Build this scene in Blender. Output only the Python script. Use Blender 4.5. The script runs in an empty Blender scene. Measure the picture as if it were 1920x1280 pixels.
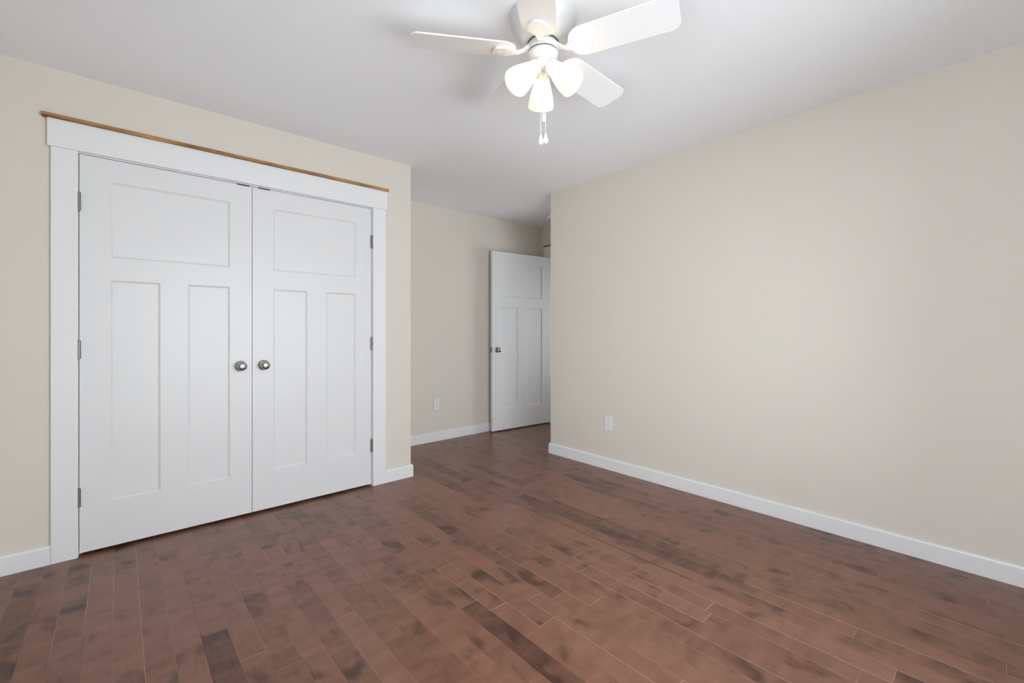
import bpy, bmesh, math, random
from mathutils import Vector, Matrix

# ------------------------------------------------------------------ camera, sky, added windows' light, exposure
C = bpy.context.scene.collection
S = bpy.context.scene
F_PX = 832.0                       # focal length in pixels of a 1920 wide frame
YAW = -41.57                       # degrees
EYE = 1.148
cam_d = bpy.data.cameras.new('camera')
cam_d.sensor_width = 36.0
cam_d.lens = F_PX / 1920.0 * 36.0
cam_d.shift_y = -21.0 / 1920.0
cam_d.clip_start = 0.02
cam = bpy.data.objects.new('camera', cam_d)
cam.location = (0, 0, EYE)
cam.rotation_euler = (math.radians(90), 0, math.radians(YAW))
C.objects.link(cam)
S.camera = cam

SKY = 8.5
W = bpy.data.worlds.new('sky'); S.world = W; W.use_nodes = True
bg = W.node_tree.nodes['Background']
bg.inputs['Color'].default_value = (0.90, 0.965, 1.02, 1)
bg.inputs['Strength'].default_value = SKY

# unseen windows added for light (behind the camera and to its left): centre, width, height
ADDED_WIN_REAR = (1.15, 2.30, 0.30, 2.00)      # x centre, width, z0, z1 in the rear wall
ADDED_WIN_LEFT = (0.17, 1.36, 0.16, 1.90)      # y centre, width, z0, z1 in the left wall
ADDED_WIN_HALL = (2.76, 0.84, 0.40, 1.95)      # the same in the hallway's end wall, added to brighten the entry door
X_LEFT, X_RIGHT, X_ENTRY = -0.45, 3.03, 4.02
Y_REAR, Y_CLOSET, Y_RET, Y_BACK = -0.57, 3.14, 2.87, 3.97
X_CORNER = 1.72
H = 2.438
T = 0.115

def portal(name, loc, rot, sx, sy):
    l = bpy.data.lights.new(name, 'AREA'); l.shape = 'RECTANGLE'; l.size = sx; l.size_y = sy
    l.cycles.is_portal = True
    o = bpy.data.objects.new(name, l); o.location = loc; o.rotation_euler = rot; C.objects.link(o)
portal('sky_portal_rear', (ADDED_WIN_REAR[0], Y_REAR - T - 0.02, (ADDED_WIN_REAR[2] + ADDED_WIN_REAR[3]) / 2), (math.radians(90), 0, 0),
       ADDED_WIN_REAR[1], ADDED_WIN_REAR[3] - ADDED_WIN_REAR[2])
portal('sky_portal_left', (X_LEFT - T - 0.02, ADDED_WIN_LEFT[0], (ADDED_WIN_LEFT[2] + ADDED_WIN_LEFT[3]) / 2), (math.radians(90), 0, math.radians(-90)),
       ADDED_WIN_LEFT[1], ADDED_WIN_LEFT[3] - ADDED_WIN_LEFT[2])

portal('sky_portal_hall', (5.2 + 0.12, ADDED_WIN_HALL[0], (ADDED_WIN_HALL[2] + ADDED_WIN_HALL[3]) / 2), (math.radians(90), 0, math.radians(90)),
       ADDED_WIN_HALL[1], ADDED_WIN_HALL[3] - ADDED_WIN_HALL[2])

S.view_settings.view_transform = 'Standard'
S.view_settings.look = 'None'
S.view_settings.gamma = 1
S.view_settings.use_curve_mapping = False
S.view_settings.exposure = 0.13
S.cycles.use_denoising = True
S.cycles.max_bounces = 14
S.cycles.diffuse_bounces = 10
S.cycles.glossy_bounces = 4
S.cycles.transparent_max_bounces = 12
S.cycles.sample_clamp_indirect = 6.0

# ------------------------------------------------------------------ helpers
def bx(bm, x0, x1, y0, y1, z0, z1, bev=0.0, seg=1):
    vs = [bm.verts.new((x, y, z)) for x in (x0, x1) for y in (y0, y1) for z in (z0, z1)]
    a = vs
    fs = [bm.faces.new([a[i] for i in q]) for q in
          ((0, 1, 3, 2), (4, 6, 7, 5), (0, 4, 5, 1), (2, 3, 7, 6), (0, 2, 6, 4), (1, 5, 7, 3))]
    if bev > 0:
        es = list({e for f in fs for e in f.edges})
        bmesh.ops.bevel(bm, geom=es, offset=bev, segments=seg, affect='EDGES', profile=0.5)
    return bm

def box_bm(*a, **k):
    return bx(bmesh.new(), *a, **k)

def lathe(bm, prof, n=48, cap0=False, cap1=False, mat=None):
    rings = []
    for r, z in prof:
        rings.append([bm.verts.new((r * math.cos(2 * math.pi * i / n), r * math.sin(2 * math.pi * i / n), z)) for i in range(n)])
    for a, b in zip(rings[:-1], rings[1:]):
        for i in range(n):
            j = (i + 1) % n
            bm.faces.new((a[i], a[j], b[j], b[i]))
    if cap0: bm.faces.new(rings[0][::-1])
    if cap1: bm.faces.new(rings[-1])
    if mat is not None:
        bmesh.ops.transform(bm, matrix=mat, verts=[v for r in rings for v in r])
    return bm

def sphere(bm, c, r, u=10, v=8, sc=(1, 1, 1)):
    m = Matrix.Translation(c) @ Matrix.Diagonal((sc[0], sc[1], sc[2], 1))
    bmesh.ops.create_uvsphere(bm, u_segments=u, v_segments=v, radius=r, matrix=m)

def prism(bm, pts, z0, z1, bev=0.0, mat=None):
    lo = [bm.verts.new((x, y, z0)) for x, y in pts]; hi = [bm.verts.new((x, y, z1)) for x, y in pts]
    f0 = bm.faces.new(lo[::-1]); f1 = bm.faces.new(hi)
    n = len(pts)
    for i in range(n):
        bm.faces.new((lo[i], lo[(i + 1) % n], hi[(i + 1) % n], hi[i]))
    if bev > 0:
        bmesh.ops.bevel(bm, geom=list(f0.edges) + list(f1.edges), offset=bev, segments=2, affect='EDGES', profile=0.5)
    if mat is not None:
        bmesh.ops.transform(bm, matrix=mat, verts=bm.verts[:])
    return bm

def obj(name, bm, mat, parent=None, smooth=False, loc=None, angle=None):
    bmesh.ops.recalc_face_normals(bm, faces=bm.faces[:])
    me = bpy.data.meshes.new(name); bm.to_mesh(me); bm.free()
    me.materials.append(mat)
    if smooth:
        me.shade_smooth()
        me.set_sharp_from_angle(angle=math.radians(angle or 35))
    o = bpy.data.objects.new(name, me); C.objects.link(o)
    if parent is not None: o.parent = parent
    if loc is not None: o.location = loc
    return o

def tag(o, label=None, cat=None, group=None, kind=None):
    if label: o['label'] = label
    if cat: o['category'] = cat
    if group: o['group'] = group
    if kind: o['kind'] = kind
    return o

def empty(name, loc=(0, 0, 0), rz=0.0):
    o = bpy.data.objects.new(name, None); o.empty_display_size = 0.1
    o.location = loc; o.rotation_euler = (0, 0, rz); C.objects.link(o)
    return o

def dup_tree(o, parent=None):
    c = o.copy(); C.objects.link(c)
    if parent is not None: c.parent = parent
    for ch in o.children: dup_tree(ch, c)
    return c

# ------------------------------------------------------------------ materials
def mat(name, col, rough=0.5, metal=0.0, spec=0.5, bump=None, vary=0.0, coat=0.0):
    m = bpy.data.materials.new(name); m.use_nodes = True
    nt = m.node_tree; p = nt.nodes['Principled BSDF']
    p.inputs['Base Color'].default_value = (*col, 1)
    p.inputs['Roughness'].default_value = rough
    p.inputs['Metallic'].default_value = metal
    p.inputs['Specular IOR Level'].default_value = spec
    p.inputs['Coat Weight'].default_value = coat
    tc = nt.nodes.new('ShaderNodeTexCoord')
    if vary > 0:
        n = nt.nodes.new('ShaderNodeTexNoise'); n.inputs['Scale'].default_value = 3.0; n.inputs['Detail'].default_value = 3
        nt.links.new(tc.outputs['Object'], n.inputs['Vector'])
        r = nt.nodes.new('ShaderNodeValToRGB')
        r.color_ramp.elements[0].color = (*[c * (1 - vary) for c in col], 1)
        r.color_ramp.elements[1].color = (*[min(1, c * (1 + vary)) for c in col], 1)
        nt.links.new(n.outputs['Fac'], r.inputs['Fac']); nt.links.new(r.outputs['Color'], p.inputs['Base Color'])
    if bump:
        sc, st = bump
        n = nt.nodes.new('ShaderNodeTexNoise'); n.inputs['Scale'].default_value = sc; n.inputs['Detail'].default_value = 4
        nt.links.new(tc.outputs['Object'], n.inputs['Vector'])
        b = nt.nodes.new('ShaderNodeBump'); b.inputs['Strength'].default_value = st; b.inputs['Distance'].default_value = 0.002
        nt.links.new(n.outputs['Fac'], b.inputs['Height']); nt.links.new(b.outputs['Normal'], p.inputs['Normal'])
    return m

M_WALL = mat('beige_wall_paint', (0.660, 0.620, 0.553), 0.6, spec=0.25, bump=(140, 0.10), vary=0.008)
M_CEIL = mat('white_ceiling_paint', (0.88, 0.89, 0.91), 0.85, spec=0.15, bump=(90, 0.15), vary=0.008)
M_TRIM = mat('white_trim_paint', (0.745, 0.75, 0.758), 0.33, spec=0.4, bump=(40, 0.03))
M_DOOR = mat('white_door_paint', (0.70, 0.705, 0.712), 0.36, spec=0.4, bump=(60, 0.05))
M_METAL = mat('brushed_nickel', (0.42, 0.41, 0.40), 0.26, metal=1.0)
M_HINGE = mat('satin_nickel_hinge', (0.22, 0.22, 0.22), 0.40, metal=1.0)
M_DARKM = mat('dark_catch_metal', (0.05, 0.05, 0.05), 0.4, metal=0.6)
M_PLAST = mat('white_plastic', (0.72, 0.73, 0.74), 0.3)
M_SLOT = mat('outlet_slot_shadow_grey', (0.12, 0.12, 0.12), 0.6)
M_FAN = mat('white_fan_enamel', (0.78, 0.785, 0.79), 0.3, bump=(30, 0.02))
M_HOUSE = mat('satin_white_fan_metal', (0.62, 0.625, 0.63), 0.35, bump=(30, 0.02))
M_BLADE = mat('white_fan_blade', (0.81, 0.81, 0.81), 0.42, bump=(25, 0.03))
M_GAP_SHADE = mat('painted_gap_shade', (0.10, 0.10, 0.10), 0.6)  # dark colour stands for the shade in the motor gaps
M_DARK = mat('closet_interior_paint', (0.45, 0.43, 0.38), 0.8)
M_CHAIN = mat('white_chain', (0.74, 0.74, 0.74), 0.3, metal=0.0)

def raw_wood():
    m = bpy.data.materials.new('raw_pine_strip'); m.use_nodes = True
    nt = m.node_tree; p = nt.nodes['Principled BSDF']; p.inputs['Roughness'].default_value = 0.7
    tc = nt.nodes.new('ShaderNodeTexCoord'); mp = nt.nodes.new('ShaderNodeMapping')
    mp.inputs['Scale'].default_value = (3.2, 14, 14)
    n = nt.nodes.new('ShaderNodeTexNoise'); n.inputs['Scale'].default_value = 1.6; n.inputs['Detail'].default_value = 5
    r = nt.nodes.new('ShaderNodeValToRGB')
    r.color_ramp.elements[0].position = 0.30; r.color_ramp.elements[0].color = (0.09, 0.042, 0.016, 1)
    r.color_ramp.elements[1].position = 0.62; r.color_ramp.elements[1].color = (0.46, 0.24, 0.088, 1)
    e = r.color_ramp.elements.new(0.44); e.color = (0.30, 0.145, 0.052, 1)
    nt.links.new(tc.outputs['Object'], mp.inputs['Vector']); nt.links.new(mp.outputs['Vector'], n.inputs['Vector'])
    nt.links.new(n.outputs['Fac'], r.inputs['Fac']); nt.links.new(r.outputs['Color'], p.inputs['Base Color'])
    return m
M_RAW = raw_wood()

def glass_pane():
    m = bpy.data.materials.new('window_glass'); m.use_nodes = True
    nt = m.node_tree; nt.nodes.clear()
    out = nt.nodes.new('ShaderNodeOutputMaterial'); mix = nt.nodes.new('ShaderNodeMixShader')
    tr = nt.nodes.new('ShaderNodeBsdfTransparent'); gl = nt.nodes.new('ShaderNodeBsdfGlossy'); gl.inputs['Roughness'].default_value = 0.02
    fr = nt.nodes.new('ShaderNodeFresnel'); fr.inputs['IOR'].default_value = 1.45
    nt.links.new(fr.outputs[0], mix.inputs[0]); nt.links.new(tr.outputs[0], mix.inputs[1]); nt.links.new(gl.outputs[0], mix.inputs[2])
    nt.links.new(mix.outputs[0], out.inputs[0])
    return m
M_GLASS = glass_pane()

def shade_glass():
    m = bpy.data.materials.new('frosted_shade_glass'); m.use_nodes = True
    nt = m.node_tree; nt.nodes.clear()
    out = nt.nodes.new('ShaderNodeOutputMaterial')
    a = nt.nodes.new('ShaderNodeMixShader'); b = nt.nodes.new('ShaderNodeMixShader')
    tl = nt.nodes.new('ShaderNodeBsdfTranslucent'); tl.inputs['Color'].default_value = (0.95, 0.90, 0.80, 1)
    df = nt.nodes.new('ShaderNodeBsdfDiffuse'); df.inputs['Color'].default_value = (0.9, 0.88, 0.83, 1)
    gl = nt.nodes.new('ShaderNodeBsdfGlossy'); gl.inputs['Roughness'].default_value = 0.15
    a.inputs[0].default_value = 0.40; b.inputs[0].default_value = 0.04
    nt.links.new(tl.outputs[0], a.inputs[1]); nt.links.new(df.outputs[0], a.inputs[2])
    nt.links.new(a.outputs[0], b.inputs[1]); nt.links.new(gl.outputs[0], b.inputs[2])
    nt.links.new(b.outputs[0], out.inputs[0])
    return m
M_SHADE = shade_glass()

BULB = 30.0
def bulb_mat():
    m = bpy.data.materials.new('lit_bulb'); m.use_nodes = True
    nt = m.node_tree; nt.nodes.clear()
    out = nt.nodes.new('ShaderNodeOutputMaterial'); e = nt.nodes.new('ShaderNodeEmission')
    e.inputs['Color'].default_value = (1.0, 0.80, 0.56, 1); e.inputs['Strength'].default_value = BULB
    nt.links.new(e.outputs[0], out.inputs[0])
    return m
M_BULB = bulb_mat()

def floor_wood():
    """stained maple: every board has its own tone (colour attribute), with mottled figure and streaks along the grain"""
    m = bpy.data.materials.new('stained_maple_boards'); m.use_nodes = True
    nt = m.node_tree; N = nt.nodes; L = nt.links; p = N['Principled BSDF']
    at = N.new('ShaderNodeAttribute'); at.attribute_name = 'board'          # r = tone, g = seed, b = bevel sheen painted lighter
    sep = N.new('ShaderNodeSeparateColor'); L.new(at.outputs['Color'], sep.inputs[0])
    tc = N.new('ShaderNodeTexCoord')
    off = N.new('ShaderNodeVectorMath'); off.operation = 'MULTIPLY_ADD'
    comb = N.new('ShaderNodeCombineXYZ')
    for i in range(3): L.new(sep.outputs['Green'], comb.inputs[i])
    off.inputs[1].default_value = (37.0, 53.0, 19.0)
    L.new(comb.outputs[0], off.inputs[0]); L.new(tc.outputs['Object'], off.inputs[2])
    def noise(scale, vec, detail, rough=0.55, dist=0.0):
        mp = N.new('ShaderNodeMapping'); mp.inputs['Scale'].default_value = vec
        n = N.new('ShaderNodeTexNoise'); n.inputs['Scale'].default_value = scale; n.inputs['Detail'].default_value = detail
        n.inputs['Roughness'].default_value = rough; n.inputs['Distortion'].default_value = dist
        L.new(off.outputs[0], mp.inputs['Vector']); L.new(mp.outputs['Vector'], n.inputs['Vector'])
        return n.outputs['Fac']
    blot = noise(5.0, (1.6, 0.9, 1), 3, 0.5, 0.6)          # soft dark blotches of the stain
    curl = noise(7.0, (1.0, 2.4, 1), 1.5, 0.45, 0.5)          # cross-grain curl
    grain = noise(40.0, (6.0, 0.35, 1), 4, 0.6)            # fine streaks along the board
    def math2(op, a, b):
        n = N.new('ShaderNodeMath'); n.operation = op
        for i, x in enumerate((a, b)):
            if isinstance(x, (int, float)): n.inputs[i].default_value = x
            else: L.new(x, n.inputs[i])
        return n.outputs[0]
    def ramp(x, lo, hi):
        n = N.new('ShaderNodeMapRange'); n.interpolation_type = 'SMOOTHSTEP'
        n.inputs['From Min'].default_value = lo; n.inputs['From Max'].default_value = hi
        L.new(x, n.inputs['Value']); return n.outputs['Result']
    b1 = math2('MULTIPLY', ramp(blot, 0.46, 0.28), -0.45)
    c1 = math2('MULTIPLY', math2('SUBTRACT', curl, 0.5), 0.85)
    g1 = math2('MULTIPLY', math2('SUBTRACT', grain, 0.5), 0.60)
    tone = math2('ADD', math2('ADD', sep.outputs['Red'], b1), math2('ADD', c1, g1))
    cr = N.new('ShaderNodeValToRGB')
    e = cr.color_ramp.elements
    e[0].position = 0.0; e[0].color = (0.058, 0.024, 0.015, 1)
    e[1].position = 1.0; e[1].color = (0.255, 0.120, 0.079, 1)
    k = e.new(0.5); k.color = (0.180, 0.081, 0.050, 1)
    L.new(tone, cr.inputs['Fac'])
    mx = N.new('ShaderNodeMix'); mx.data_type = 'RGBA'
    L.new(sep.outputs['Blue'], mx.inputs['Factor'])
    L.new(cr.outputs['Color'], mx.inputs['A']); mx.inputs['B'].default_value = (0.36, 0.23, 0.18, 1)  # lighter bevel colour paints the sheen on board edges
    L.new(mx.outputs['Result'], p.inputs['Base Color'])
    p.inputs['Roughness'].default_value = 0.31
    p.inputs['Specular IOR Level'].default_value = 0.42
    bp = N.new('ShaderNodeBump'); bp.inputs['Strength'].default_value = 0.015; bp.inputs['Distance'].default_value = 0.001
    L.new(grain, bp.inputs['Height']); L.new(bp.outputs['Normal'], p.inputs['Normal'])
    return m
M_FLOOR = floor_wood()

# ------------------------------------------------------------------ the shell
def struct(name, bm, m, label, cat, **k):
    o = obj(name, bm, m, **k); tag(o, label, cat, kind='structure'); return o

# floor: one mesh of 83 mm boards running towards the closet wall
rnd = random.Random(11)
FX0, FX1, FY0, FY1 = X_LEFT - T, 5.3, Y_REAR - T, Y_BACK + T
PW, PX = 0.0826, -0.0156
fixed = {-2: ([2.784, 2.314], {}), -1: ([2.432], {}), 3: ([2.008, 2.93], {0: 0.22}), 2: ([2.80, 1.75], {}), 13: ([1.512, 2.6], {0: 0.2}),
         24: ([0.6, 2.75], {}), 23: ([1.0, 2.2], {})}
bm = bmesh.new()
cl = bm.loops.layers.float_color.new('board')
k0 = math.floor((FX0 - PX) / PW); k1 = math.ceil((FX1 - PX) / PW)
def board(x0, x1, y0, y1, tone, seed, edge):
    x0, x1 = max(x0, FX0), min(x1, FX1)
    if x1 - x0 < 0.004: return
    g, dz = min(0.0012, (x1 - x0) * 0.3), 0.0009
    o = [(x0, y0), (x1, y0), (x1, y1), (x0, y1)]
    i = [(x0 + g, y0 + g), (x1 - g, y0 + g), (x1 - g, y1 - g), (x0 + g, y1 - g)]
    ov = [bm.verts.new((x, y, -dz)) for x, y in o]; iv = [bm.verts.new((x, y, 0)) for x, y in i]
    f = bm.faces.new(iv)
    for lp in f.loops: lp[cl] = (tone, seed, 0, 1)
    for a in range(4):
        b = (a + 1) % 4
        f = bm.faces.new((ov[a], ov[b], iv[b], iv[a]))
        for lp in f.loops: lp[cl] = (tone, seed, edge, 1)
for k in range(k0, k1):
    x0 = PX + k * PW; x1 = x0 + PW
    if k in fixed:
        cuts = sorted(fixed[k][0]); tones = fixed[k][1]
        y = cuts[-1]
        while y < FY1:
            y += rnd.uniform(0.5, 1.2); cuts.append(y)
        y = cuts[0]
        while y > FY0:
            y -= rnd.uniform(0.5, 1.2); cuts.insert(0, y)
        base = cuts.index(sorted(fixed[k][0])[0])
    else:
        cuts = [FY0 - rnd.uniform(0, 0.9)]; tones = {}; base = 0
        while cuts[-1] < FY1: cuts.append(cuts[-1] + rnd.choice((rnd.uniform(0.3, 0.7), rnd.uniform(0.6, 1.5))))
    for i, (a, b) in enumerate(zip(cuts[:-1], cuts[1:])):
        a, b = max(a, FY0), min(b, FY1)
        tone = 0.56 + rnd.gauss(0, 0.10)
        if rnd.random() < 0.07: tone -= 0.16
        if i == base - 1 and 0 in tones: tone = tones[0]
        if k in (24, 25):          # two open, dark seams in the middle of the room
            for q0, q1 in ((a, min(b, 0.97)), (max(a, 0.97), min(b, 2.65)), (max(a, 2.65), b)):
                if q1 - q0 > 0.005: board(x0, x0 + 0.006, q0, q1, 0.02 if 0.9 < q0 < 2.6 else tone, 0.3, 0.0)
        xs0 = x0 + 0.006 if k in (24, 25) else x0
        if b - a > 0.01: board(xs0, x1, a, b, max(0.12, min(0.9, tone)), rnd.random(), rnd.choice((0.0, 0.4, 0.9)))
# slab under the boards
bx(bm, FX0, FX1, FY0, FY1, -0.08, -0.0012)
me = bpy.data.meshes.new('floor'); bm.to_mesh(me); bm.free(); me.materials.append(M_FLOOR)
floor = bpy.data.objects.new('floor', me); C.objects.link(floor)
tag(floor, 'reddish brown stained hardwood board floor of the empty bedroom', 'floor', kind='structure')

struct('ceiling', box_bm(FX0, FX1, FY0, FY1, H, H + 0.10), M_CEIL, 'smooth flat white ceiling with the fan mounted on it', 'ceiling')

OX0, OX1, OZ = -0.1515, 1.3985, 2.046          # closet door opening (between jambs)
J = 0.0185
bm = bmesh.new()
bx(bm, X_LEFT, OX0 - J, Y_CLOSET, Y_CLOSET + T, 0, H)
bx(bm, OX1 + J, X_CORNER, Y_CLOSET, Y_CLOSET + T, 0, H)
bx(bm, OX0 - J, OX1 + J, Y_CLOSET, Y_CLOSET + T, OZ + J, H)
bx(bm, X_CORNER - T, X_CORNER, Y_CLOSET + T, Y_BACK, 0, H)
struct('wall_closet', bm, M_WALL, 'beige wall around the white double closet doors', 'wall')
struct('wall_back', box_bm(X_LEFT - T, X_ENTRY + T, Y_BACK, Y_BACK + T, 0, H), M_WALL, 'beige wall at the far end of the entry alcove behind the open door', 'wall')
struct('wall_right', box_bm(X_RIGHT, X_RIGHT + T, Y_REAR, Y_RET, 0, H), M_WALL, 'large bare beige wall on the right with a single outlet', 'wall')
struct('wall_return', box_bm(X_RIGHT + T, X_ENTRY, Y_RET - T, Y_RET, 0, H), M_WALL, 'beige wall turning the corner into the entry alcove', 'wall')

# door wall of the alcove
DY1, DW, DZ = 3.803, 0.863, 2.046
DY0 = DY1 - DW - 0.006
bm = bmesh.new()
bx(bm, X_ENTRY, X_ENTRY + T, DY1 + J, Y_BACK, 0, H)
bx(bm, X_ENTRY, X_ENTRY + T, Y_RET - T, DY0 - J, 0, H)
bx(bm, X_ENTRY, X_ENTRY + T, DY0 - J, DY1 + J, DZ + J, H)
struct('wall_entry', bm, M_WALL, 'narrow strip of beige wall above the entry door casing', 'wall')
# unseen hallway beyond the entry door, closed in to block sky light
bm = bmesh.new()
wh = ADDED_WIN_HALL
bx(bm, 5.2, 5.3, 2.3, wh[0] - wh[1] / 2, 0, H); bx(bm, 5.2, 5.3, wh[0] + wh[1] / 2, Y_BACK + T, 0, H)
bx(bm, 5.2, 5.3, wh[0] - wh[1] / 2, wh[0] + wh[1] / 2, 0, wh[2]); bx(bm, 5.2, 5.3, wh[0] - wh[1] / 2, wh[0] + wh[1] / 2, wh[3], H)
bx(bm, X_ENTRY + T, 5.2, Y_BACK, Y_BACK + T, 0, H)
bx(bm, X_ENTRY + T, 5.2, 2.2, 2.3, 0, H)
bx(bm, X_ENTRY, X_ENTRY + T, 2.2, Y_RET - T, 0, H)
struct('wall_hall', bm, M_WALL, 'unseen beige hallway walls beyond the entry door, added to block sky light', 'wall')

def holed(bm, u0, u1, a0, a1, z0, z1, fn):
    fn(bm, u0, a0, 0, H); fn(bm, a1, u1, 0, H); fn(bm, a0, a1, 0, z0); fn(bm, a0, a1, z1, H)
wr = ADDED_WIN_REAR; wl = ADDED_WIN_LEFT
bm = bmesh.new()
holed(bm, X_LEFT - T, X_RIGHT + T, wr[0] - wr[1] / 2, wr[0] + wr[1] / 2, wr[2], wr[3],
      lambda b, p, q, z0, z1: bx(b, p, q, Y_REAR - T, Y_REAR, z0, z1))
struct('wall_rear', bm, M_WALL, 'beige wall with an added wide window behind the viewer', 'wall')
bm = bmesh.new()
holed(bm, Y_REAR, Y_BACK, wl[0] - wl[1] / 2, wl[0] + wl[1] / 2, wl[2], wl[3],
      lambda b, p, q, z0, z1: bx(b, X_LEFT - T, X_LEFT, p, q, z0, z1))
struct('wall_left', bm, M_WALL, 'beige wall with an added window left of the viewer', 'wall')

def window(name, width, z0, z1, loc, rz, label):
    """frame seen from the room: x along the wall, y into the wall, z up"""
    e = empty(name, loc, rz); tag(e, label, 'window', kind='structure')
    h = z1 - z0; f = 0.045
    b = bmesh.new()
    bx(b, -width / 2, -width / 2 + f, 0.03, 0.09, 0, h); bx(b, width / 2 - f, width / 2, 0.03, 0.09, 0, h)
    bx(b, -width / 2 + f, width / 2 - f, 0.03, 0.09, 0, f); bx(b, -width / 2 + f, width / 2 - f, 0.03, 0.09, h - f, h)
    bx(b, -0.02, 0.02, 0.04, 0.08, f, h - f); bx(b, -width / 2 + f, -0.02, 0.05, 0.075, h / 2 - 0.02, h / 2 + 0.02)
    bx(b, 0.02, width / 2 - f, 0.05, 0.075, h / 2 - 0.02, h / 2 + 0.02)
    obj('window_frame', b, M_TRIM, e)
    obj('window_pane', box_bm(-width / 2 + f, width / 2 - f, 0.060, 0.064, f, h - f), M_GLASS, e)
    obj('window_sill', box_bm(-width / 2 - 0.05, width / 2 + 0.05, -0.04, 0.0, -0.02, 0.0, bev=0.004), M_TRIM, e)
    b = bmesh.new()
    c = 0.09
    bx(b, -width / 2 - c, -width / 2, -0.018, -0.0005, 0, h); bx(b, width / 2, width / 2 + c, -0.018, -0.0005, 0, h)
    bx(b, -width / 2 - c - 0.012, width / 2 + c + 0.012, -0.02, -0.0005, h, h + 0.13)
    bx(b, -width / 2 - c, width / 2 + c, -0.018, -0.0005, -0.11, -0.02)
    obj('window_casing', b, M_TRIM, e)
window('added_window_1', wr[1], wr[2], wr[3], (wr[0], Y_REAR, wr[2]), math.pi, 'unseen wide white framed window behind the viewer, added for its daylight')
window('added_window_3', wh[1], wh[2], wh[3], (5.2, wh[0], wh[2]), -math.pi / 2, 'unseen white framed window in the hallway, added to brighten the entry door')
window('added_window_2', wl[1], wl[2], wl[3], (X_LEFT, wl[0], wl[2]), math.pi / 2, 'unseen white framed window left of the viewer, added for its daylight')

# ------------------------------------------------------------------ baseboards (extruded profile with eased top)
BH, BT = 0.094, 0.0145
PROF = [(0, 0), (BT, 0), (BT, BH - 0.012), (BT - 0.002, BH - 0.005), (BT - 0.006, BH - 0.001), (0, BH)]
def base_path(bm, pts):
    """pts: floor polyline on the wall face, the room on its left"""
    P = [Vector(p) for p in pts]; rows = []
    for i, p in enumerate(P):
        ns = []
        for a, b in ((i - 1, i), (i, i + 1)):
            if 0 <= a and b < len(P):
                d = (P[b] - P[a]).normalized(); ns.append(Vector((-d.y, d.x)))
        n = ns[0] if len(ns) == 1 else (ns[0] + ns[1]) / (1 + ns[0].dot(ns[1]))
        rows.append([bm.verts.new((p.x + n.x * o, p.y + n.y * o, z + 0.0005)) for o, z in PROF])
    for a, b in zip(rows[:-1], rows[1:]):
        m = len(PROF)
        for i in range(m):
            j = (i + 1) % m
            bm.faces.new((a[i], b[i], b[j], a[j]))
    bm.faces.new(rows[0][::-1]); bm.faces.new(rows[-1])
CAS = 0.0955                                   # closet casing width
CI0, CI1 = OX0 - 0.002, OX1 + 0.004            # inner edges of the casing legs
CO0, CO1 = CI0 - CAS + 0.0005, CI1 + CAS + 0.004
g = 0.0006                                     # stand-off from the wall so faces never coincide
def basb(name, pts, label):
    b = bmesh.new(); base_path(b, pts)
    return struct(name, b, M_TRIM, label, 'baseboard')
basb('baseboard_closet', [(X_CORNER + g, Y_BACK - BT - 0.002), (X_CORNER + g, Y_CLOSET - g), (CO1 + 0.0005, Y_CLOSET - g)],
     'short white baseboard right of the closet, wrapping the wall corner')
basb('baseboard_left', [(CO0 - 0.0005, Y_CLOSET - g), (X_LEFT + g, Y_CLOSET - g), (X_LEFT + g, Y_REAR + g)],
     'white baseboard piece left of the closet casing')
basb('baseboard_back', [(X_ENTRY - 0.02, Y_BACK - g), (X_CORNER + g, Y_BACK - g)], 'white baseboard along the alcove wall behind the open door')
basb('baseboard_right', [(X_RIGHT - g, Y_REAR + BT + 0.002), (X_RIGHT - g, Y_RET + g), (X_ENTRY - 0.02, Y_RET + g)],
     'long white baseboard along the bare right wall')
basb('baseboard_rear', [(X_LEFT + BT + 0.002, Y_REAR + g), (X_RIGHT - g, Y_REAR + g)], 'white baseboard along the wall behind the viewer')

# ------------------------------------------------------------------ closet casing, jamb, raw wood strip
def casing(name, label, loc, rz, ix0, ix1, z_head, cas0, cas1, top_h, jd, over=0.012, strip_over=0.018):
    """x along the wall, the room towards -y, wall face at y=0"""
    e = empty(name, loc, rz); tag(e, label, 'door frame', kind='structure')
    for a, b in ((ix0 - cas0, ix0), (ix1, ix1 + cas1)):
        obj('side_casing', box_bm(a, b, -0.0185, -g, 0.0005, z_head, bev=0.0015), M_TRIM, e)
    obj('head_casing', box_bm(ix0 - cas0 - over, ix1 + cas1 + over, -0.0215, -g, z_head + 0.0004, z_head + top_h, bev=0.0015), M_TRIM, e)
    s = obj('top_strip', box_bm(ix0 - cas0 - over - strip_over, ix1 + cas1 + over + strip_over * 0.4, -0.034, -g, z_head + top_h + 0.0004, z_head + top_h + 0.0185, bev=0.001), M_RAW, e)
    s['label'] = 'unpainted raw wood strip along the top of the casing'
    b = bmesh.new()
    a0, a1 = ix0 + 0.002, ix1 - 0.004
    bx(b, a0 - J + 0.0008, a0, g, jd, 0.0005, z_head - 0.005 + J); bx(b, a1, a1 + J - 0.0008, g, jd, 0.0005, z_head - 0.005 + J)
    bx(b, a0, a1, g, jd, z_head - 0.005, z_head - 0.005 + J - 0.0008)
    obj('jamb', b, M_TRIM, e)
    b = bmesh.new()
    bx(b, a0, a1, 0.040, 0.052, z_head - 0.016, z_head - 0.0052)
    bx(b, a0, a0 + 0.011, 0.040, 0.052, 0.0005, z_head - 0.016); bx(b, a1 - 0.011, a1, 0.040, 0.052, 0.0005, z_head - 0.016)
    obj('door_stop', b, M_TRIM, e)
    return e
HEAD = 2.051
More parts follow.
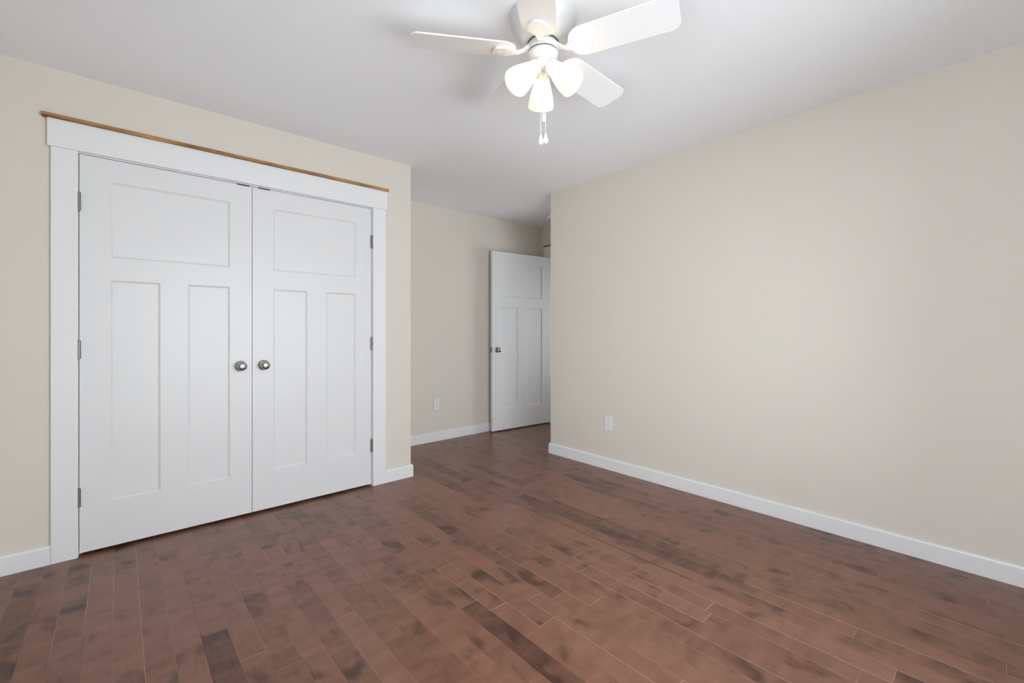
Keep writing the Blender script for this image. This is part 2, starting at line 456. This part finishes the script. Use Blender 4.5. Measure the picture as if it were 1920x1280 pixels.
cz = casing('trim_1', 'white casing framing the double closet doors with raw wood strip on top', (0, Y_CLOSET, 0), 0,
            CI0, CI1, HEAD, CAS, CAS + 0.004, 0.138, T)
# roller catches under the head jamb, one over each leaf
for xc in (0.575, 0.690):
    o = obj('catch_plate', box_bm(xc - 0.034, xc + 0.034, -0.0014, 0.0006, HEAD - 0.0135, HEAD - 0.0055), M_DARKM, cz)
    o['label'] = 'dark metal door catch'

# ------------------------------------------------------------------ doors
def leaf_bm(w, h, t=0.035, stile=0.118, mull=0.125, top=0.117, lock=0.119, bot=0.239, toph=0.396, slope=0.010, rec=0.008):
    pw = (w - 2 * stile - mull) / 2
    xs = [0, stile, stile + pw, stile + pw + mull, w - stile, w]
    zt1 = h - top; zt0 = zt1 - toph; zl1 = zt0 - lock; zl0 = bot
    zs = [0, zl0, zl1, zt0, zt1, h]
    panels = [(xs[1], xs[4], zt0, zt1), (xs[1], xs[2], zl0, zl1), (xs[3], xs[4], zl0, zl1)]
    b = bmesh.new()
    for y, sgn in ((0.0, 1), (t, -1)):
        for i in range(5):
            for k in range(5):
                cx, czz = (xs[i] + xs[i + 1]) / 2, (zs[k] + zs[k + 1]) / 2
                if any(p[0] < cx < p[1] and p[2] < czz < p[3] for p in panels): continue
                q = [(xs[i], y, zs[k]), (xs[i + 1], y, zs[k]), (xs[i + 1], y, zs[k + 1]), (xs[i], y, zs[k + 1])]
                b.faces.new([b.verts.new(v) for v in (q if sgn > 0 else q[::-1])])
        for (a0, a1, c0, c1) in panels:
            r = [(a0, c0), (a1, c0), (a1, c1), (a0, c1)]
            steps = [(0, 0), (0.0018, rec * 0.35), (slope, rec)]
            rings = []
            for ins, dep in steps:
                q = [(a0 + ins, c0 + ins), (a1 - ins, c0 + ins), (a1 - ins, c1 - ins), (a0 + ins, c1 - ins)]
                rings.append([b.verts.new((x, y + sgn * dep, z)) for x, z in q])
            for A, B in zip(rings[:-1], rings[1:]):
                for i in range(4):
                    j = (i + 1) % 4; q = (A[i], A[j], B[j], B[i])
                    b.faces.new(q if sgn > 0 else q[::-1])
            b.faces.new(rings[-1] if sgn > 0 else rings[-1][::-1])
    for q in (((0, 0, 0), (0, 0, h), (0, t, h), (0, t, 0)), ((w, 0, 0), (w, t, 0), (w, t, h), (w, 0, h)),
              ((0, 0, 0), (0, t, 0), (w, t, 0), (w, 0, 0)), ((0, 0, h), (w, 0, h), (w, t, h), (0, t, h))):
        b.faces.new([b.verts.new(v) for v in q])
    bmesh.ops.remove_doubles(b, verts=b.verts[:], dist=1e-5)
    return b

def knob_bm(parts):
    """axis along -y; rosette against y=0"""
    R = Matrix.Rotation(math.radians(90), 4, 'X')
    b = bmesh.new()
    if parts == 'rosette':
        lathe(b, [(0.0, 0.009), (0.014, 0.009), (0.026, 0.0075), (0.0315, 0.004), (0.0325, 0.0004), (0.0, 0.0004)], 40, mat=R)
    else:
        lathe(b, [(0.0, 0.009), (0.0115, 0.0095), (0.0105, 0.022), (0.0125, 0.028), (0.021, 0.033), (0.0262, 0.040), (0.0272, 0.047),
                  (0.0255, 0.054), (0.020, 0.0595), (0.011, 0.0625), (0.0, 0.0632)], 40, mat=R)
    bmesh.ops.remove_doubles(b, verts=b.verts[:], dist=1e-6)
    return b

def add_knob(parent, x, z, y=0.0, back=False):
    k = obj('door_knob', knob_bm('knob'), M_METAL, parent, smooth=True, angle=50)
    k.location = (x, y, z)
    if back: k.rotation_euler = (0, 0, math.pi)
    k['label'] = 'round brushed nickel knob'
    r = obj('rosette', knob_bm('rosette'), M_METAL, k, smooth=True, angle=50)
    return k

def hinge_bm(hx):
    """knuckle barrel standing proud of the door face beside the jamb, with the leaves' thin edges"""
    b = bmesh.new(); r = 0.0076; n = 5; L_ = 0.092 / n
    for i in range(n):
        lathe(b, [(0, i * L_ + 0.0003), (r, i * L_ + 0.0003), (r, (i + 1) * L_ - 0.0003), (0, (i + 1) * L_ - 0.0003)], 16,
              mat=Matrix.Translation((hx, -0.0080, -0.046)))
    for zz in (-0.046, 0.046):
        sphere(b, (hx, -0.0080, zz), 0.0052, 12, 6, (1, 1, 0.6))
    bx(b, hx - 0.0012, hx + 0.0012, -0.0050, 0.028, -0.045, 0.045)
    return b

def closet_door(name, label, x0, w, hinge_left):
    e = empty(name, (x0, Y_CLOSET + 0.001, 0.016)); tag(e, label, 'door', group='closet double doors', kind='structure')
    obj('door_leaf', leaf_bm(w, 2.0265), M_DOOR, e)
    add_knob(e, (w - 0.062) if hinge_left else 0.062, 0.913)
    for z in (1.800, 1.050, 0.300):
        h = obj('hinge', hinge_bm(0.0), M_HINGE, e, smooth=True)
        h.location = (-0.0015 if hinge_left else w + 0.0015, 0, z - 0.016)
        h['label'] = 'satin nickel butt hinge'
    return e
LW = (OX1 - OX0 - 0.009) / 2
closet_door('door_1', 'left white three-panel closet door, hinged on its left edge', OX0 + 0.003, LW, True)
closet_door('door_2', 'right white three-panel closet door, hinged on its right edge', OX0 + 0.006 + LW, LW, False)

# entry door: casing on the alcove's door wall, leaf standing open against the alcove wall
casing('trim_2', 'white casing of the entry doorway beside the open door', (X_ENTRY, 0, 0), -math.pi / 2,
       -(DY1 + 0.002), -(DY0 - 0.004), HEAD, 0.0955, 0.050, 0.138, T, over=0.0, strip_over=0.006)
HX, HY = X_ENTRY - 0.026, DY1 - 0.002
FREE = Vector((3.128, 3.866))
d = (FREE - Vector((HX, HY))).normalized()
# local x runs from the free edge to the hinge, the seen face at local y = 0
ang = math.atan2(-d.y, -d.x)
free_pt = Vector((HX, HY)) + d * DW
e = empty('door_3', (free_pt.x, free_pt.y, 0.014), ang)
tag(e, 'white three-panel entry door standing open against the alcove wall', 'door', kind='structure')
obj('door_leaf', leaf_bm(DW, 2.028, stile=0.125, mull=0.13), M_DOOR, e)
add_knob(e, 0.066, 0.913)
add_knob(e, 0.066, 0.913, 0.035, back=True)
o = obj('latch_plate', box_bm(-0.0012, 0.0004, 0.006, 0.029, 0.885, 0.943), M_HINGE, e); o['label'] = 'nickel latch plate on the door edge'
obj('latch_bolt', box_bm(-0.011, -0.0012, 0.012, 0.024, 0.906, 0.922, bev=0.002), M_METAL, o)
for z in (1.800, 1.050, 0.300):
    h = obj('hinge', hinge_bm(0.0), M_HINGE, e, smooth=True); h.location = (DW + 0.004, 0.035, z); h.rotation_euler = (0, 0, math.pi)

# ------------------------------------------------------------------ outlets
def outlet(loc, rz, label):
    """plate seen from -y, wall face at y = 0"""
    e = empty('wall_outlet', loc, rz); tag(e, label, 'outlet', group='duplex wall outlets')
    obj('cover_plate', box_bm(-0.036, 0.036, -0.0062, -g, -0.0585, 0.0585, bev=0.0025, seg=2), M_PLAST, e)
    for z in (0.0195, -0.0195):
        b = bmesh.new(); pts = []
        for i in range(32):
            a = 2 * math.pi * i / 32
            pts.append((0.0170 * math.cos(a), max(-0.0135, min(0.0135, 0.0172 * math.sin(a)))))
        prism(b, pts, 0.0058, 0.0082, bev=0.0005, mat=Matrix.Rotation(math.radians(90), 4, 'X'))
        r = obj('receptacle', b, M_PLAST, e, loc=(0, 0, z))
        b = bmesh.new()
        bx(b, -0.0080, -0.0050, -0.0088, -0.0080, 0.000, 0.0075); bx(b, 0.0050, 0.0072, -0.0088, -0.0080, 0.001, 0.0075)
        lathe(b, [(0.0, 0.0080), (0.0024, 0.0080), (0.0024, 0.0088), (0.0, 0.0088)], 12,
              mat=Matrix.Translation((0, 0, -0.006)) @ Matrix.Rotation(math.radians(90), 4, 'X'))
        s = obj('slots', b, M_SLOT, r); s['label'] = 'dark plug slots'
    b = bmesh.new(); lathe(b, [(0.0, 0.0058), (0.003, 0.0058), (0.003, 0.0072), (0.0, 0.0078)], 14, mat=Matrix.Rotation(math.radians(90), 4, 'X'))
    obj('screw', b, M_PLAST, e)
    return e
outlet((2.470, Y_BACK, 0.381), 0, 'white wall outlet on the alcove wall left of the open door')
outlet((X_RIGHT, 2.215, 0.379), math.radians(-90), 'white wall outlet low on the bare right wall')

# ------------------------------------------------------------------ smoke detector
e = empty('smoke_detector', (3.645, 3.424, H)); tag(e, 'small round white smoke detector on the alcove ceiling by the entry door', 'smoke detector')
b = bmesh.new(); lathe(b, [(0.0, -0.0006), (0.070, -0.0006), (0.070, -0.010), (0.0, -0.010)], 40); obj('mounting_base', b, M_PLAST, e, smooth=True)
b = bmesh.new(); lathe(b, [(0.060, -0.010), (0.064, -0.014), (0.062, -0.030), (0.054, -0.040), (0.030, -0.044), (0.0, -0.0445)], 40)
obj('detector_body', b, M_PLAST, e, smooth=True)
b = bmesh.new(); lathe(b, [(0.0, -0.044), (0.010, -0.0440), (0.010, -0.0475), (0.0, -0.048)], 20); obj('test_button', b, M_PLAST, e, smooth=True)

# ------------------------------------------------------------------ ceiling fan
TH = math.radians(YAW)
cf = (0.128, 1.834)
fx = cf[0] * math.cos(TH) - cf[1] * math.sin(TH); fy = cf[0] * math.sin(TH) + cf[1] * math.cos(TH)
fan = empty('ceiling_fan', (fx, fy, H), TH)
tag(fan, 'white five-blade ceiling fan with three lit glass lamp shades', 'ceiling fan')
b = bmesh.new()
lathe(b, [(0.0, -0.0006), (0.139, -0.0006), (0.1395, -0.012), (0.1375, -0.022), (0.130, -0.033), (0.119, -0.046), (0.111, -0.058), (0.1085, -0.072),
          (0.103, -0.088), (0.092, -0.100), (0.078, -0.1055), (0.066, -0.107), (0.064, -0.104), (0.0, -0.104)], 64)
obj('motor_housing', b, M_HOUSE, fan, smooth=True, angle=30)
b = bmesh.new(); lathe(b, [(0.0, -0.1042), (0.0628, -0.1042), (0.0628, -0.1105), (0.050, -0.1105), (0.050, -0.1418), (0.0605, -0.1418), (0.0605, -0.1453), (0.0, -0.1453)], 40)
o = obj('shaft_with_gap_shade', b, M_GAP_SHADE, fan, smooth=True); o['label'] = 'motor shaft with dark rings painting the shade in its gaps'  # wide dark ends of the shaft paint shade under the housing and flywheel
b = bmesh.new(); lathe(b, [(0.051, -0.111), (0.060, -0.111), (0.0625, -0.115), (0.0625, -0.138), (0.060, -0.142), (0.051, -0.142)], 56)
obj('flywheel', b, M_HOUSE, fan, smooth=True)
b = bmesh.new()
lathe(b, [(0.0, -0.1455), (0.059, -0.1455), (0.062, -0.149), (0.0615, -0.156), (0.057, -0.166), (0.049, -0.174), (0.042, -0.179), (0.037, -0.182), (0.0, -0.182)], 56)
obj('switch_housing', b, M_HOUSE, fan, smooth=True)
b = bmesh.new()
lathe(b, [(0.0, -0.1822), (0.036, -0.1822), (0.0365, -0.196), (0.033, -0.205), (0.022, -0.211), (0.008, -0.214), (0.0, -0.2142)], 48)
lk = obj('light_fitter', b, M_FAN, fan, smooth=True)

def blade_outline():
    r0, r1 = 0.115, 0.533
    top = []
    def half(r):
        return 0.0690 + (0.0745 - 0.0690) * (r - r0) / (r1 - r0)
    n = 10
    # root: rounded shoulder
    for i in range(n + 1):
        a = math.pi / 2 * i / n
        top.append((r0 + 0.060 * (1 - math.cos(a)), 0.008 + (half(r0 + 0.060) - 0.008) * math.sin(a)))
    for i in range(1, 6):
        r = r0 + 0.060 + (r1 - 0.035 - r0 - 0.060) * i / 6; top.append((r, half(r)))
    for i in range(n + 1):
        a = math.pi / 2 * i / n
        top.append((r1 - 0.035 + 0.035 * math.sin(a), half(r1 - 0.035) - 0.035 + 0.035 * math.cos(a)))
    return top + [(x, -y) for x, y in reversed(top)]
ZB = -0.1440
PITCH = math.radians(-12)
OUT = blade_outline()
for k in range(5):
    rot = Matrix.Rotation(math.radians(189 + 72 * k), 4, 'Z')
    m = rot @ Matrix.Translation((0, 0, ZB)) @ Matrix.Rotation(PITCH, 4, 'X')
    b = bmesh.new(); prism(b, OUT, -0.0028, 0.0028, bev=0.0012)
    o = obj('blade', b, M_BLADE, fan); o.matrix_local = m
    # blade iron: slim arm widening to a rounded pad under the blade, with a raised lip at its outer end
    b = bmesh.new()
    pad = []
    for i in range(25):
        a = math.radians(-118 + 236 * i / 24)
        pad.append((0.165 + 0.043 * math.cos(a), 0.040 * math.sin(a)))
    pad += [(0.128, 0.016), (0.112, 0.010), (0.100, 0.009), (0.100, -0.009), (0.112, -0.010), (0.128, -0.016)]
    prism(b, pad, -0.0135, -0.0030, bev=0.0016)
    o2 = obj('blade_iron', b, M_FAN, fan); o2.matrix_local = m
    b = bmesh.new()
    sec = [(0.0605, 0.020, -0.118, -0.138), (0.075, 0.013, -0.130, -0.142), (0.090, 0.0085, -0.1405, -0.1495), (0.104, 0.0085, -0.1470, -0.1570)]
    rings = [[b.verts.new(v) for v in ((r, -w, zb), (r, w, zb), (r, w * 0.8, zt), (r, -w * 0.8, zt))] for r, w, zt, zb in sec]
    for A, B in zip(rings[:-1], rings[1:]):
        for i in range(4): b.faces.new((A[i], A[(i + 1) % 4], B[(i + 1) % 4], B[i]))
    b.faces.new(rings[0][::-1]); b.faces.new(rings[-1])
    a2 = obj('iron_arm', b, M_FAN, o2)
    a2.matrix_local = m.inverted() @ rot
    for px_, py_ in ((0.150, 0.020), (0.150, -0.020), (0.182, 0.0)):
        b = bmesh.new()
        lathe(b, [(0.0, -0.0154), (0.0035, -0.0150), (0.0042, -0.0134), (0.0, -0.0134)], 12)
        obj('screw', b, M_FAN, o2, loc=(px_, py_, 0))

# three tulip shades with sockets and lit bulbs
TILT = math.radians(45)
for k, az in enumerate((90, 210, 330)):
    base = Matrix.Rotation(math.radians(az), 4, 'Z') @ Matrix.Translation((0.022, 0, -0.196)) @ Matrix.Rotation(math.pi - TILT, 4, 'Y')
    # local z now points outwards and down
    b = bmesh.new()
    lathe(b, [(0.0, 0.006), (0.016, 0.006), (0.021, 0.014), (0.0285, 0.020), (0.0285, 0.034), (0.0265, 0.036), (0.0, 0.036)], 36)
    so = obj('lamp_socket', b, M_FAN, fan, smooth=True); so.matrix_local = base
    prof = [(0.0272, 0.030), (0.0285, 0.038), (0.0330, 0.054), (0.0400, 0.076), (0.0470, 0.100), (0.0525, 0.124), (0.0555, 0.146), (0.0558, 0.154)]
    inner = [(r - 0.0028, z) for r, z in reversed(prof)]
    b = bmesh.new(); lathe(b, prof + inner, 48)
    sh = obj('lamp_shade', b, M_SHADE, fan, smooth=True, angle=60); sh.matrix_local = base
    sh['label'] = 'lit frosted glass tulip shade'
    b = bmesh.new()
    lathe(b, [(0.0, 0.0365), (0.0125, 0.0365), (0.0135, 0.058), (0.019, 0.075), (0.0235, 0.092), (0.0225, 0.106), (0.015, 0.117), (0.006, 0.1205), (0.0, 0.121)], 24)
    bu = obj('bulb', b, M_BULB, sh, smooth=True)

# two beaded pull chains
for (cx, cy, zt, zb, coupler) in ((-0.010, -0.012, -0.206, -0.488, None), (0.010, -0.012, -0.206, -0.484, -0.417)):
    b = bmesh.new(); z = zt; i = 0
    while z > zb:
        sphere(b, (cx, cy, z), 0.0015, 6, 4); z -= 0.0035
    lathe(b, [(0.0, zt), (0.0006, zt), (0.0006, zb), (0.0, zb)], 6, mat=Matrix.Translation((cx, cy, 0)))
    ch = obj('pull_chain', b, M_CHAIN, fan, smooth=True)
    b = bmesh.new()
    lathe(b, [(0.0, zb + 0.004), (0.003, zb + 0.002), (0.0055, zb - 0.008), (0.0095, zb - 0.022), (0.0105, zb - 0.030), (0.008, zb - 0.038), (0.0, zb - 0.041)], 20,
          mat=Matrix.Translation((cx, cy, 0)))
    o = obj('pull_fob', b, M_CHAIN, ch, smooth=True)
    if coupler:
        b = bmesh.new()
        lathe(b, [(0.0, coupler + 0.020), (0.004, coupler + 0.018), (0.0085, coupler + 0.006), (0.0085, coupler - 0.010), (0.005, coupler - 0.018), (0.0, coupler - 0.019)], 20,
              mat=Matrix.Translation((cx - 0.008, cy, 0)))
        obj('chain_coupler', b, M_CHAIN, ch, smooth=True)
